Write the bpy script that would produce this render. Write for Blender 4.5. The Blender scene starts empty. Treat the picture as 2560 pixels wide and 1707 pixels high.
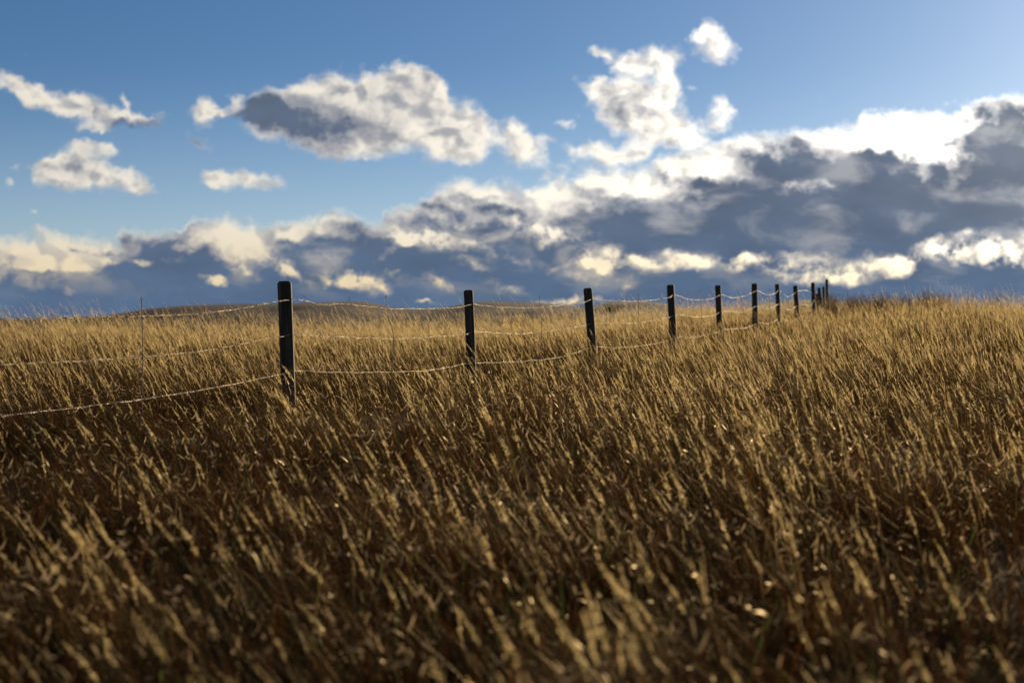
import bpy, math, random
import numpy as np
from mathutils import Vector, Matrix

R = math.radians
sc = bpy.context.scene
# ------------------------------------------------------------------ camera
F = 50 / 36 * 2560            # focal length in pixels of the 2560 px wide photograph
HOR = 800.0                   # row of the horizon in the photograph
PITCH = math.atan((853.5 - HOR) / F)
cd = bpy.data.cameras.new("camera")
cam = bpy.data.objects.new("camera", cd)
sc.collection.objects.link(cam)
sc.camera = cam
cam.location = (0, 0, 0)      # z = 0 is the eye; the ground lies about 1.35 m below it
cam.rotation_euler = (math.pi / 2 - PITCH, 0, 0)
cd.lens = 50
cd.sensor_width = 36
cd.clip_start = 0.05
cd.clip_end = 20000
cd.dof.use_dof = True
cd.dof.focus_distance = 15.5
cd.dof.aperture_fstop = 1.7
cd.dof.aperture_blades = 0

# ------------------------------------------------------------------ sun, exposure, sampling
SUN_AZ, SUN_EL = 30.0, 13.0   # degrees right of the view, above the horizon
sun_dir = Vector((math.sin(R(SUN_AZ)) * math.cos(R(SUN_EL)), math.cos(R(SUN_AZ)) * math.cos(R(SUN_EL)), math.sin(R(SUN_EL))))
ld = bpy.data.lights.new("sun", 'SUN')
sun = bpy.data.objects.new("sun", ld)
sc.collection.objects.link(sun)
sun.rotation_euler = (-sun_dir).to_track_quat('-Z', 'Y').to_euler()
ld.energy = 5.0
ld.angle = R(0.55)
ld.color = (1.0, 0.83, 0.57)

sc.view_settings.view_transform = 'Standard'
sc.view_settings.look = 'None'
sc.view_settings.exposure = 0.85
sc.view_settings.gamma = 1.0
sc.view_settings.use_curve_mapping = False
cy = sc.cycles
cy.max_bounces = 6
cy.diffuse_bounces = 3
cy.glossy_bounces = 2
cy.transmission_bounces = 4
cy.transparent_max_bounces = 4
cy.sample_clamp_indirect = 4
cy.caustics_reflective = False
cy.caustics_refractive = False
cy.use_denoising = True

# ------------------------------------------------------------------ pixel <-> world helpers (used for measuring only)
CP, SP = math.cos(PITCH), math.sin(PITCH)
def ray(px, py):
    """direction of a photograph pixel, scaled so that Y (forward) = 1"""
    xc, yc = (px - 1280) / F, (853.5 - py) / F
    y = CP + yc * SP
    z = yc * CP - SP
    return Vector((xc / y, 1.0, z / y))
def at(px, py, Y):
    return ray(px, py) * Y

# ------------------------------------------------------------------ node helpers
class NT:
    def __init__(s, tree): s.t = tree
    def n(s, typ, **kw):
        nd = s.t.nodes.new(typ)
        for k, v in kw.items(): setattr(nd, k, v)
        return nd
    def put(s, sock, v):
        if v is None: return
        if isinstance(v, bpy.types.NodeSocket): s.t.links.new(v, sock)
        else: sock.default_value = v
    def m(s, op, a, b=None, c=None, clamp=False):
        nd = s.n('ShaderNodeMath', operation=op, use_clamp=clamp)
        for i, v in enumerate((a, b, c)): s.put(nd.inputs[i], v)
        return nd.outputs[0]
    def v(s, op, a, b=None, sc_=None):
        nd = s.n('ShaderNodeVectorMath', operation=op)
        s.put(nd.inputs[0], a); s.put(nd.inputs[1], b)
        if sc_ is not None: s.put(nd.inputs['Scale'], sc_)
        return nd.outputs['Value'] if op in ('LENGTH', 'DOT_PRODUCT') else nd.outputs['Vector']
    def noise(s, vec, scale, detail=4, rough=0.5, dist=0.0, color=False, dim='3D'):
        nd = s.n('ShaderNodeTexNoise', noise_dimensions=dim)
        s.put(nd.inputs['Vector'], vec); s.put(nd.inputs['Scale'], scale)
        s.put(nd.inputs['Detail'], detail); s.put(nd.inputs['Roughness'], rough); s.put(nd.inputs['Distortion'], dist)
        return nd.outputs['Color' if color else 'Fac']
    def rng(s, x, a, b, c=0.0, d=1.0, smooth=True):
        nd = s.n('ShaderNodeMapRange', interpolation_type='SMOOTHSTEP' if smooth else 'LINEAR')
        s.put(nd.inputs[0], x)
        for i, v in zip((1, 2, 3, 4), (a, b, c, d)): s.put(nd.inputs[i], v)
        return nd.outputs[0]
    def mix(s, f, a, b, mode='MIX'):
        nd = s.n('ShaderNodeMix', data_type='RGBA', blend_type=mode)
        nd.clamp_factor = True
        s.put(nd.inputs[0], f); s.put(nd.inputs[6], a); s.put(nd.inputs[7], b)
        return nd.outputs[2]
    def ramp(s, f, stops):
        nd = s.n('ShaderNodeValToRGB')
        s.put(nd.inputs[0], f)
        el = nd.color_ramp.elements
        while len(el) < len(stops): el.new(0.5)
        for e, (p, c) in zip(el, stops): e.position = p; e.color = c
        return nd.outputs[0]
    def comb(s, x, y, z):
        nd = s.n('ShaderNodeCombineXYZ')
        for i, v in enumerate((x, y, z)): s.put(nd.inputs[i], v)
        return nd.outputs[0]

# ------------------------------------------------------------------ world: Nishita sky and clouds as functions of the direction
world = bpy.data.worlds.new("World")
sc.world = world
world.use_nodes = True
wt = world.node_tree
wt.nodes.clear()
W = NT(wt)
tc = W.n('ShaderNodeTexCoord')
D = tc.outputs['Generated']
sky = W.n('ShaderNodeTexSky', sky_type='NISHITA')
sky.sun_disc = False
sky.sun_elevation = R(SUN_EL)
sky.sun_rotation = R(SUN_AZ)
sky.altitude = 1200
sky.air_density = 1.0
sky.dust_density = 1.1
sky.ozone_density = 5.0
SKY_STRENGTH = 0.062
sep = W.n('ShaderNodeSeparateXYZ'); W.put(sep.inputs[0], D)
dx, dy, dz = sep.outputs
yc_ = W.m('MAXIMUM', dy, 0.25)
K = F / 100.0
qa = W.m('MULTIPLY', W.m('DIVIDE', dx, yc_), K)         # 1 unit = 100 photograph pixels near the view axis
qb = W.m('MULTIPLY', W.m('DIVIDE', dz, yc_), K)
Q = W.comb(qa, qb, 0.0)
front = W.rng(dy, 0.3, 0.55)

S2 = 2560 / 2352.0
def qpt(x, y):                                           # a place on the sky, measured on a 2352 px wide print
    r = ray(x * S2, y * S2)
    return r.x * K, r.z * K
def curve(pts, lo=-13.5, hi=13.5, vmax=8.0):
    nd = W.n('ShaderNodeFloatCurve')
    x = W.m('DIVIDE', W.m('SUBTRACT', wa, lo), hi - lo)
    W.put(nd.inputs['Value'], x)
    c = nd.mapping.curves[0]
    q = []
    for px, py in pts:
        a, b = qpt(px, py)
        q.append(((a - lo) / (hi - lo), max(0, min(1, b / vmax))))
    c.points[0].location = q[0]; c.points[1].location = q[-1]
    for p in q[1:-1]: c.points.new(*p)
    for p in c.points: p.handle_type = 'VECTOR'
    nd.mapping.extend = 'HORIZONTAL'
    nd.mapping.update()
    return W.m('MULTIPLY', nd.outputs[0], vmax)
def blobs(lst, vec, grow=1.5):
    acc = None
    for (x, y, rx, ry, rot, w) in lst:
        if lst is CLOUDS: w = 0.34 + 0.68 * w
        a, b = qpt(x, y)
        mp = W.n('ShaderNodeMapping', vector_type='TEXTURE')
        W.put(mp.inputs['Vector'], vec)
        mp.inputs['Location'].default_value = (a, b, 0)
        mp.inputs['Rotation'].default_value = (0, 0, R(rot))
        mp.inputs['Scale'].default_value = (rx * S2 / 100 * grow, ry * S2 / 100 * grow, 1)
        g = W.n('ShaderNodeTexGradient', gradient_type='SPHERICAL')
        W.put(g.inputs[0], mp.outputs[0])
        if acc is None: acc = W.m('MULTIPLY', g.outputs['Fac'], w)
        else: acc = W.m('MULTIPLY_ADD', g.outputs['Fac'], w, acc)
    return acc

# warp of the coordinates so that nothing stays an ellipse
n1 = W.noise(Q, 0.9, 3, 0.55, color=True)
n2 = W.noise(Q, 3.2, 3, 0.6, color=True)
w1 = W.v('MULTIPLY', W.v('SUBTRACT', n1, (0.5, 0.5, 0.5)), (1.0, 0.8, 0))
w2 = W.v('MULTIPLY', W.v('SUBTRACT', n2, (0.5, 0.5, 0.5)), (0.36, 0.34, 0))
P = W.v('ADD', W.v('ADD', Q, w1), w2)
sp_ = W.n('ShaderNodeSeparateXYZ'); W.put(sp_.inputs[0], P)
wa, wb = sp_.outputs[0], sp_.outputs[1]

CLOUDS = [  # x, y, rx, ry, rotation, weight
    (30, 195, 62, 26, -15, 1.1), (110, 222, 75, 30, -18, 1.1), (190, 250, 62, 40, -12, 1.1), (270, 272, 75, 24, -4, .9),
    (345, 268, 52, 15, -4, .6), (298, 232, 14, 26, 25, .6), (215, 298, 46, 12, 0, .55),
    (185, 375, 62, 42, 10, 1.1), (215, 410, 105, 30, -5, 1.1), (120, 395, 45, 20, 20, .8), (320, 422, 36, 22, -20, .8),
    (250, 345, 42, 13, -10, .5), (180, 335, 22, 14, 0, .5), (20, 430, 15, 15, 0, .5), (45, 395, 16, 14, 0, .4), (65, 490, 12, 9, 0, .4),
    (467, 262, 40, 30, 0, 1.2), (540, 238, 20, 18, 0, .8), (520, 264, 46, 12, 0, .7), (455, 325, 40, 14, -25, .35),
    (548, 412, 84, 24, 0, 1.15), (490, 405, 26, 18, 0, .6),
    (615, 262, 62, 44, 0, 1.2), (700, 255, 100, 60, 8, 1.3), (800, 255, 120, 82, 0, 1.4), (920, 235, 75, 70, 0, 1.4), (960, 205, 55, 45, -30, 1.0),
    (1000, 280, 110, 74, -20, 1.4), (860, 325, 75, 42, -10, .9), (1070, 320, 70, 48, -20, 1.1), (760, 315, 70, 34, -22, .7),
    (1175, 312, 34, 34, 0, 1.0), (1205, 355, 50, 34, -32, 1.1), (1250, 322, 22, 18, 0, .4),
    (1372, 124, 30, 14, -15, .75), (1430, 140, 40, 28, -30, .8), (1495, 145, 62, 34, 15, 1.0), (1540, 185, 34, 44, 10, .8),
    (1390, 205, 62, 28, -12, 1.0), (1455, 235, 95, 50, 0, 1.2), (1500, 285, 100, 48, -15, 1.0), (1570, 315, 70, 32, -20, .7), (1305, 275, 26, 12, 0, .6),
    (1640, 108, 54, 38, -35, 1.1), (1610, 85, 22, 16, 0, .5), (1655, 255, 26, 42, 30, .75), (1595, 205, 12, 10, 0, .5), (1640, 290, 40, 20, -30, .5),
    (1330, 340, 60, 20, -10, .5), (1400, 355, 55, 44, 0, .62), (1290, 380, 40, 20, 0, .4), (1470, 345, 50, 30, 0, .5),
]
DARKS = [
    (612, 252, 58, 34, 0, 1.4), (690, 270, 95, 42, -10, 1.1), (790, 300, 95, 40, -12, .75), (765, 215, 55, 24, 10, .5), (880, 300, 55, 28, 0, .3),
    (310, 288, 75, 18, 0, 1.3), (375, 268, 50, 13, -4, .9), (215, 418, 80, 14, 0, .28), (60, 215, 55, 12, -15, .25), (455, 325, 40, 14, -25, .9),
    (540, 270, 40, 14, 0, .9), (1440, 238, 58, 36, 0, .75), (1570, 258, 24, 14, 0, .3), (1200, 380, 30, 10, -30, .2),
]
LIGHTS = [  # sunlit tufts inside the dark bank
    (985, 548, 62, 24, -15, 1.4), (540, 565, 48, 52, 0, 1.4), (475, 555, 36, 14, 0, .8), (815, 642, 58, 22, -8, 1.3), (488, 653, 32, 12, -12, 1.3),
    (650, 610, 22, 26, 30, .5), (325, 608, 20, 9, 0, .6), (130, 596, 95, 20, -8, 1.3), (40, 562, 90, 12, 0, .6), (600, 575, 60, 22, -35, .7), (560, 620, 46, 12, -25, .45), (380, 600, 50, 12, -10, .3), (880, 590, 60, 16, 20, .35), (1090, 560, 60, 16, -20, .45), (1200, 600, 60, 14, -10, .35), (1160, 660, 60, 12, -10, .45), (680, 625, 40, 12, -35, .8), (900, 545, 50, 14, -15, .6), (240, 600, 50, 10, -10, .5), (1080, 610, 50, 12, -15, .45), (1330, 640, 60, 12, -10, .5), (740, 535, 60, 16, 0, .6), (430, 575, 40, 12, 0, .5), (210, 560, 60, 12, -12, .5), (1240, 530, 75, 26, -10, 1.0), (1385, 600, 50, 30, 0, .9),
    (1010, 645, 45, 13, -25, .6), (1440, 650, 30, 10, 20, .4), (1300, 690, 70, 9, 0, 1.0), (990, 697, 26, 6, 0, .9),
    (1250, 460, 75, 34, 0, .6), (1010, 500, 60, 16, -10, .6), (1110, 510, 60, 16, 0, .5), (900, 520, 50, 14, -20, .5), (1340, 560, 40, 40, -40, .5), (740, 590, 60, 16, -20, .35), (1850, 430, 80, 8, 0, .35), (2200, 400, 120, 60, 0, .18), (1450, 425, 90, 30, -12, 1.0), (1600, 385, 80, 22, -12, 1.0), (2080, 335, 120, 24, -14, 1.5), (1930, 320, 90, 30, 0, 1.0),
    (1080, 430, 70, 16, 0, .8), (1150, 470, 50, 14, -10, .5), (700, 520, 80, 18, 10, .8), (2000, 300, 90, 24, -12, 1.0), (890, 628, 20, 7, 0, .4),
]
cov = blobs(CLOUDS, P)
cov_s = blobs(CLOUDS, W.v('ADD', P, (0.26, 0.22, 0)))      # the same, seen a little nearer the sun
drk = blobs(DARKS, P)
lit = blobs(LIGHTS, P)

top = curve([(-200, 540), (0, 538), (120, 540), (200, 552), (262, 560), (285, 536), (345, 530), (425, 532), (440, 510), (520, 503), (560, 508), (600, 522),
             (700, 492), (800, 483), (825, 498), (870, 500), (905, 470), (960, 452), (1010, 425), (1080, 408), (1160, 408), (1215, 440),
             (1250, 402), (1330, 400), (1380, 385), (1450, 380), (1520, 372), (1580, 345), (1680, 320), (1750, 312), (1860, 306), (1950, 285), (1975, 252),
             (2050, 245), (2080, 262), (2200, 250), (2260, 232), (2352, 226), (2500, 215)])
# where the interior of the bank turns dark
dkt = curve([(-200, 630), (0, 632), (120, 640), (210, 622), (250, 585), (300, 565), (420, 548), (455, 540), (500, 560), (600, 566), (650, 548), (760, 520),
             (850, 515), (920, 490), (1000, 476), (1100, 470), (1180, 455), (1240, 490), (1320, 480), (1400, 462), (1500, 440), (1600, 425), (1700, 385),
             (1780, 350), (1850, 335), (1920, 340), (2000, 350), (2120, 368), (2190, 340), (2200, 310), (2090, 290), (2300, 258), (2352, 250), (2500, 240)][:29]
            + [(2250, 270), (2352, 252), (2500, 240)])
# the long sunlit gap low on the right
mid = curve([(1200, 640), (1360, 600), (1480, 612), (1560, 600), (1680, 606), (1750, 598), (1850, 612), (1960, 620), (2040, 612), (2150, 585), (2260, 572), (2352, 582), (2500, 590)])
hw = curve([(1200, 730), (1340, 722), (1420, 712), (1600, 713), (1680, 718), (1740, 716), (1800, 705), (1960, 700), (2060, 712), (2150, 700), (2352, 692), (2500, 690)], vmax=2.0)
gapd = W.m('ABSOLUTE', W.m('SUBTRACT', wb, mid))
gap = W.m('SUBTRACT', 1.0, W.m('DIVIDE', gapd, W.m('MULTIPLY', W.m('MAXIMUM', hw, 0.05), 1.35)))
gap = W.m('MULTIPLY', W.m('MAXIMUM', gap, 0.0), W.rng(qa, 0.6, 2.2))

# relief: the same fractal seen at a point and a little further towards the sun
fb = W.noise(W.v('MULTIPLY', Q, (1.0, 1.25, 1)), 1.5, 6, 0.52, 0.2)
fb2 = W.noise(W.v('MULTIPLY', Q, (1.0, 1.2, 1)), 1.5, 3, 0.45, 0.3)
fs = W.noise(W.v('MULTIPLY', W.v('ADD', Q, (0.20, 0.15, 0)), (1.0, 1.2, 1)), 1.5, 3, 0.45, 0.3)
fine = W.noise(Q, 5.5, 5, 0.66)
fbc = W.m('SUBTRACT', fb, 0.5)
bankd = W.m('SUBTRACT', top, wb)                           # > 0 inside the bank
dens_b = W.m('MULTIPLY_ADD', bankd, 2.6, W.m('MULTIPLY_ADD', fbc, 1.5, W.m('MULTIPLY_ADD', fine, 0.5, -0.13)))
dens_c = W.m('ADD', W.m('MULTIPLY_ADD', cov, 1.35, -0.50), W.m('MULTIPLY_ADD', fbc, 1.35, W.m('MULTIPLY', W.m('SUBTRACT', fine, 0.5), 0.6)))
dens_c = W.m('MINIMUM', dens_c, W.m('MULTIPLY_ADD', cov, 4.0, -0.12))
dens = W.m('MAXIMUM', dens_b, dens_c)
alpha = W.rng(dens, -0.27, 0.85)
# shade: 0 = sunlit, 1 = deep shade
sraw = W.m('MULTIPLY_ADD', fbc, 3.3, W.m('MULTIPLY_ADD', W.m('SUBTRACT', dkt, wb), 1.5, 0.34))
sraw = W.m('MULTIPLY_ADD', W.m('SUBTRACT', fine, 0.5), 0.7, sraw)
puff = W.m('MAXIMUM', W.m('MULTIPLY_ADD', W.m('ADD', fbc, W.m('MULTIPLY', W.m('SUBTRACT', fine, 0.5), 0.6)), 3.6, 0.9), 0.10)
sraw = W.m('SUBTRACT', W.m('MINIMUM', sraw, 0.85), W.m('MULTIPLY', W.m('MULTIPLY', lit, puff), 1.75))
sraw = W.m('SUBTRACT', sraw, W.m('MULTIPLY', W.m('MULTIPLY', gap, W.m('MAXIMUM', W.m('MULTIPLY_ADD', W.m('ADD', fbc, W.m('MULTIPLY', W.m('SUBTRACT', fine, 0.5), 0.5)), 3.6, 0.85), 0.15)), 1.5))
bshade = W.rng(sraw, -0.85, 0.85)
side = W.m('MULTIPLY', W.m('SUBTRACT', cov_s, cov), 0.45)
cshade = W.rng(W.m('ADD', side, W.m('MULTIPLY_ADD', W.m('SUBTRACT', fine, 0.5), 0.5, W.m('MULTIPLY_ADD', fbc, 1.5, drk))), 0.0, 1.15)
relief = W.m('MULTIPLY', W.m('SUBTRACT', fs, fb2), 2.3)
thick = W.rng(dens, 0.4, 1.9, 0.0, 0.30)
inb = W.rng(bankd, -0.1, 0.1)
shade = W.m('ADD', W.m('MAXIMUM', W.m('MULTIPLY', bshade, inb), cshade), 0.0)
soft = W.m('MULTIPLY', W.m('ADD', W.m('MINIMUM', W.m('MAXIMUM', relief, -0.15), 0.33), W.m('MULTIPLY', thick, W.m('SUBTRACT', 1.0, inb))), W.m('SUBTRACT', 1.0, W.m('MINIMUM', W.m('MULTIPLY', shade, 1.3), 1.0)))
shade = W.m('ADD', shade, soft, clamp=True)
valley = W.noise(W.v('MULTIPLY', Q, (0.9, 1.2, 1)), 0.9, 4, 0.5, 0.3)
shade = W.m('ADD', shade, W.m('MULTIPLY', W.m('MULTIPLY', W.rng(valley, 0.48, 0.72), 0.24), W.rng(dens, 0.15, 1.0)), clamp=True)

# angular nearness of the sun
cosr = W.v('DOT_PRODUCT', D, tuple(sun_dir))
glow = W.m('POWER', W.m('MAXIMUM', cosr, 0.0), 14.0)
glow2 = W.m('POWER', W.m('MAXIMUM', cosr, 0.0), 60.0)
low = W.rng(qb, 0.3, 3.2)                                   # 0 near the horizon
bright = W.mix(low, (0.84, 0.68, 0.42, 1), (0.88, 0.82, 0.71, 1))
bright = W.v('SCALE', bright, None, W.m('MULTIPLY_ADD', glow, 1.9, 0.93))
dk_base = W.mix(W.rng(qb, 0.0, 3.4), (0.086, 0.142, 0.240, 1), (0.106, 0.142, 0.212, 1))
dk_sun = W.mix(low, (0.14, 0.20, 0.290, 1), (0.38, 0.40, 0.42, 1))
dark = W.mix(W.m('MULTIPLY', glow2, 1.0, clamp=True), dk_base, dk_sun)
mott = W.noise(W.v('MULTIPLY', Q, (0.6, 1.3, 1)), 0.8, 4, 0.5)
dark = W.v('SCALE', dark, None, W.m('MULTIPLY_ADD', mott, 0.7, 0.72))
veil = W.noise(W.v('ADD', W.v('MULTIPLY', Q, (0.55, 1.15, 1)), (7.3, 2.1, 0)), 1.0, 5, 0.55, 0.4)
veil = W.m('MULTIPLY', W.rng(veil, 0.46, 0.72), W.m('MULTIPLY', W.rng(qb, 0.3, 1.7), W.rng(qa, 8.0, -2.0, 0.18, 0.58)))     # thinner, paler places of the dark layer
shade = W.m('MULTIPLY', shade, W.m('SUBTRACT', 1.0, W.m('MULTIPLY', veil, inb)))
midc = W.mix(0.52, bright, dark)
midc = W.v('MULTIPLY', midc, (0.94, 0.95, 1.0))
ccol = W.mix(W.m('MULTIPLY', shade, 2.0, clamp=True), bright, midc)
ccol = W.mix(W.m('MULTIPLY_ADD', shade, 2.0, -1.0, clamp=True), ccol, dark)
skyc = W.v('SCALE', sky.outputs[0], None, SKY_STRENGTH)
skyc = W.v('MULTIPLY', skyc, (1.02, 1.10, 1.17))
air = W.m('MULTIPLY', W.rng(qb, -1.0, 6.8, 1.0, 0.0), front)                # paler, thicker air towards the horizon
skyc = W.v('ADD', skyc, W.v('SCALE', (0.235, 0.235, 0.235), None, air))
frontc = W.mix(alpha, skyc, ccol)
# clouds behind the viewer and overhead: plain scattered cumulus
nb = W.noise(D, 2.4, 6, 0.55)
ab = W.rng(nb, 0.52, 0.66)
backc = W.mix(W.m('MULTIPLY', ab, 0.8), skyc, (0.42, 0.42, 0.42, 1))
tot = W.mix(front, backc, frontc)
bg = W.n('ShaderNodeBackground'); W.put(bg.inputs[0], tot); bg.inputs[1].default_value = 0.56
wo = W.n('ShaderNodeOutputWorld'); wt.links.new(bg.outputs[0], wo.inputs[0])
world.cycles.sampling_method = 'NONE'

# ------------------------------------------------------------------ object helpers
def tag(o, label=None, cat=None, group=None, kind=None):
    if label: o['label'] = label
    if cat: o['category'] = cat
    if group: o['group'] = group
    if kind: o['kind'] = kind
    return o
def link(name, me, mats, parent=None):
    for m_ in (mats if isinstance(mats, (list, tuple)) else [mats]): me.materials.append(m_)
    o = bpy.data.objects.new(name, me)
    sc.collection.objects.link(o)
    if parent: o.parent = parent
    return o
def mesh_np(name, V, Fq, mi=None, smooth=False):
    """verts, list of face-index arrays (all quads or all triangles per array)"""
    me = bpy.data.meshes.new(name)
    V = np.asarray(V, dtype=np.float32)
    me.vertices.add(len(V)); me.vertices.foreach_set('co', V.ravel())
    Fq = [np.asarray(f, dtype=np.int32) for f in Fq if len(f)]
    loops = np.concatenate([f.ravel() for f in Fq])
    sizes = np.concatenate([np.full(len(f), f.shape[1]) for f in Fq])
    me.loops.add(len(loops)); me.loops.foreach_set('vertex_index', loops)
    me.polygons.add(len(sizes))
    me.polygons.foreach_set('loop_start', np.concatenate([[0], np.cumsum(sizes)[:-1]]).astype(np.int32))
    if mi is not None: me.polygons.foreach_set('material_index', np.asarray(mi, dtype=np.int32))
    me.polygons.foreach_set('use_smooth', np.full(len(sizes), smooth))
    me.update(calc_edges=True)
    me.validate()
    return me
def mat(name):
    m_ = bpy.data.materials.new(name); m_.use_nodes = True
    m_.node_tree.nodes.clear()
    return m_, NT(m_.node_tree)
def out(T, sh):
    o = T.n('ShaderNodeOutputMaterial'); T.t.links.new(sh, o.inputs[0])
def princ(T, col, rough=0.8, spec=0.3, metal=0.0, normal=None):
    p = T.n('ShaderNodeBsdfPrincipled')
    T.put(p.inputs['Base Color'], col); T.put(p.inputs['Roughness'], rough)
    T.put(p.inputs['Specular IOR Level'], spec); T.put(p.inputs['Metallic'], metal)
    if normal is not None: T.put(p.inputs['Normal'], normal)
    return p.outputs[0]
def bump(T, h, strength=0.3, dist=0.01):
    b = T.n('ShaderNodeBump'); T.put(b.inputs['Height'], h)
    b.inputs['Strength'].default_value = strength; b.inputs['Distance'].default_value = dist
    return b.outputs[0]

# ------------------------------------------------------------------ terrain height
CT = [(0, 0, -1.47), (-3, 0, -1.48), (3, 0, -1.46), (0, 5, -1.36), (-4, 5, -1.37), (4, 5, -1.34), (0, -8, -1.5), (-12, 0, -1.5), (12, 0, -1.4),
      (-3.9, 9.9, -1.14), (-2.1, 14, -0.98), (-.5, 18.1, -0.97), (1.25, 22.2, -0.86), (2.97, 26.3, -0.71), (4.45, 30.4, -0.62), (5.9, 34.5, -0.475),
      (7.2, 38.7, -0.39), (8.5, 42.8, -0.31), (9.95, 47, -0.13), (5, 12, -1.08), (8, 20, -0.72), (12, 28, -0.42), (13.5, 45, 0.03), (17, 45, -0.13),
      (-12.6, 35, -0.66), (-8, 22, -0.95), (-3.1, 40, -0.86), (2.8, 45, -0.70), (-6, 30, -0.86), (-14, 20, -0.95), (18, 20, -0.75), (24, 45, -0.5), (-24, 35, -0.8), (11.5, 54, 0.0), (13, 60, -0.05)]
CT = np.array(CT, dtype=float)
def U(r2): return np.where(r2 > 1e-12, r2 * np.log(np.maximum(r2, 1e-12)), 0.0)
_n = len(CT)
_d = ((CT[:, None, :2] - CT[None, :, :2]) ** 2).sum(-1)
_A = np.zeros((_n + 3, _n + 3))
_A[:_n, :_n] = U(_d) + np.eye(_n) * 1.0
_A[:_n, _n] = 1; _A[:_n, _n + 1:] = CT[:, :2]
_A[_n, :_n] = 1; _A[_n + 1:, :_n] = CT[:, :2].T
_w = np.linalg.solve(_A, np.concatenate([CT[:, 2], np.zeros(3)]))
def hgt(x, y):
    x = np.atleast_1d(np.asarray(x, float)); y = np.atleast_1d(np.asarray(y, float))
    xc = np.clip(x, -26, 26); yc2 = np.clip(y, -10, 62)
    z = np.zeros(x.shape)
    for k in range(_n):
        z += _w[k] * U((xc - CT[k, 0]) ** 2 + (yc2 - CT[k, 1]) ** 2)
    z += _w[_n] + _w[_n + 1] * xc + _w[_n + 2] * yc2
    z = np.clip(z, -1.8, 0.15)
    crest = np.interp(xc, [-26, -12, -3, 3, 9, 26], [34, 36, 41, 47, 60, 56])
    d = np.maximum(y - crest, 0) + np.maximum(np.abs(x) - 28, 0) * 0.5 + np.maximum(-10 - y, 0) * 0.3
    z -= np.minimum(0.006 * d ** 2, 0.16 * d)
    z = np.maximum(z, -34 + 0 * z)
    z += 0.03 * np.sin(x * 1.7 + 0.6 * y) * np.sin(y * 1.1 - x * .4)
    return z

# ground: one sheet, fine near the viewer and coarse out to the horizon
def axis(n, near, far):
    t = np.linspace(-1, 1, n)
    return np.sign(t) * (near * np.abs(t) * 1.0 + (far - near) * np.abs(t) ** 7)
xs = axis(161, 60, 9000); ys = axis(201, 120, 9000) + 20
gx, gy = np.meshgrid(xs, ys)
gz = hgt(gx.ravel(), gy.ravel())
GV = np.stack([gx.ravel(), gy.ravel(), gz], 1)
nx, ny = len(xs), len(ys)
ii = (np.arange(ny - 1)[:, None] * nx + np.arange(nx - 1)[None]).ravel()
GF = np.stack([ii, ii + 1, ii + nx + 1, ii + nx], 1)
m_soil, T = mat("soil")
tcx = T.n('ShaderNodeTexCoord').outputs['Object']
f = T.noise(tcx, 2.5, 8, 0.65)
col = T.ramp(f, [(0.3, (0.022, 0.014, 0.007, 1)), (0.7, (0.075, 0.048, 0.022, 1))])
out(T, princ(T, col, 0.95, 0.1, normal=bump(T, T.noise(tcx, 18, 6, 0.7), 0.8, 0.03)))
tag(link('ground', mesh_np('ground', GV, [GF], smooth=True), m_soil), 'brown soil under the dry grass of the whole field', 'ground', kind='structure')

# ------------------------------------------------------------------ hills on the skyline
HP = [(-600, 800), (100, 797), (300, 790), (340, 785), (405, 776), (440, 768), (500, 763), (600, 760.5), (730, 759), (790, 757), (825, 755), (903, 754), (930, 757), (955, 763),
      (987, 772), (1050, 775), (1120, 768), (1183, 757), (1219, 754), (1279, 755), (1353, 757), (1383, 761), (1457, 768), (1484, 766), (1517, 756), (1577, 753.5),
      (1621, 756), (1666, 763), (1696, 769), (1800, 775), (1900, 766), (1960, 752), (2000, 750), (2050, 752), (2120, 760), (2300, 780), (3200, 800)]
HP = np.array(HP, float)
YC = 1500.0
hx = np.linspace(-900, 900, 361); hy = np.linspace(760, 2300, 120)
gx, gy = np.meshgrid(hx, hy)
crest = (HOR - np.interp(gx * (YC / YC) / YC * F + 1280, HP[:, 0], HP[:, 1])) / F * YC
def vn(x, y, s, seed):
    rng = np.random.RandomState(seed); z = 0; a = 1; 
    for o in range(4):
        p = rng.rand(6) * 6.28; k = rng.rand(6, 2) * 2 - 1
        z = z + a * sum(np.sin((k[i, 0] * x + k[i, 1] * y) / s * 6.28 + p[i]) for i in range(6)) / 6
        a *= .5; s *= .5
    return z
side = np.clip((gy - YC) / np.where(gy < YC, 640, 700), -1, 1)
prof = np.cos(side * math.pi / 2) ** 1.4
hz = -34 + (crest + 34) * prof + vn(gx, gy, 260, 3) * 5.0 * prof * (1 - prof) * 2
# a nearer, lower spur
sp1 = 6 * vn(gx, gy, 130, 9) * prof * (1 - prof) * 3 + 13 * np.exp(-((gx + 190) / 100) ** 2 - ((gy - 1080) / 120) ** 2) + 11 * np.exp(-((gx - 60) / 80) ** 2 - ((gy - 1120) / 120) ** 2)
hz += sp1
hv = np.stack([gx.ravel(), gy.ravel(), hz.ravel()], 1)
nx, ny = len(hx), len(hy)
ii = (np.arange(ny - 1)[:, None] * nx + np.arange(nx - 1)[None]).ravel()
m_hill, T = mat("hill_grass")
tcx = T.n('ShaderNodeTexCoord').outputs['Object']
f = T.noise(T.v('MULTIPLY', tcx, (1.0, 0.5, 3.0)), 0.012, 8, 0.62)
col = T.ramp(f, [(0.38, (0.035, 0.028, 0.026, 1)), (0.50, (0.080, 0.054, 0.038, 1)), (0.68, (0.13, 0.088, 0.058, 1))])
out(T, princ(T, col, 1.0, 0.05))
tag(link('hills', mesh_np('hills', hv, [np.stack([ii, ii + 1, ii + nx + 1, ii + nx], 1)], smooth=True), m_hill), 'low brown rounded hills on the far skyline', 'hills', kind='structure')

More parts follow.
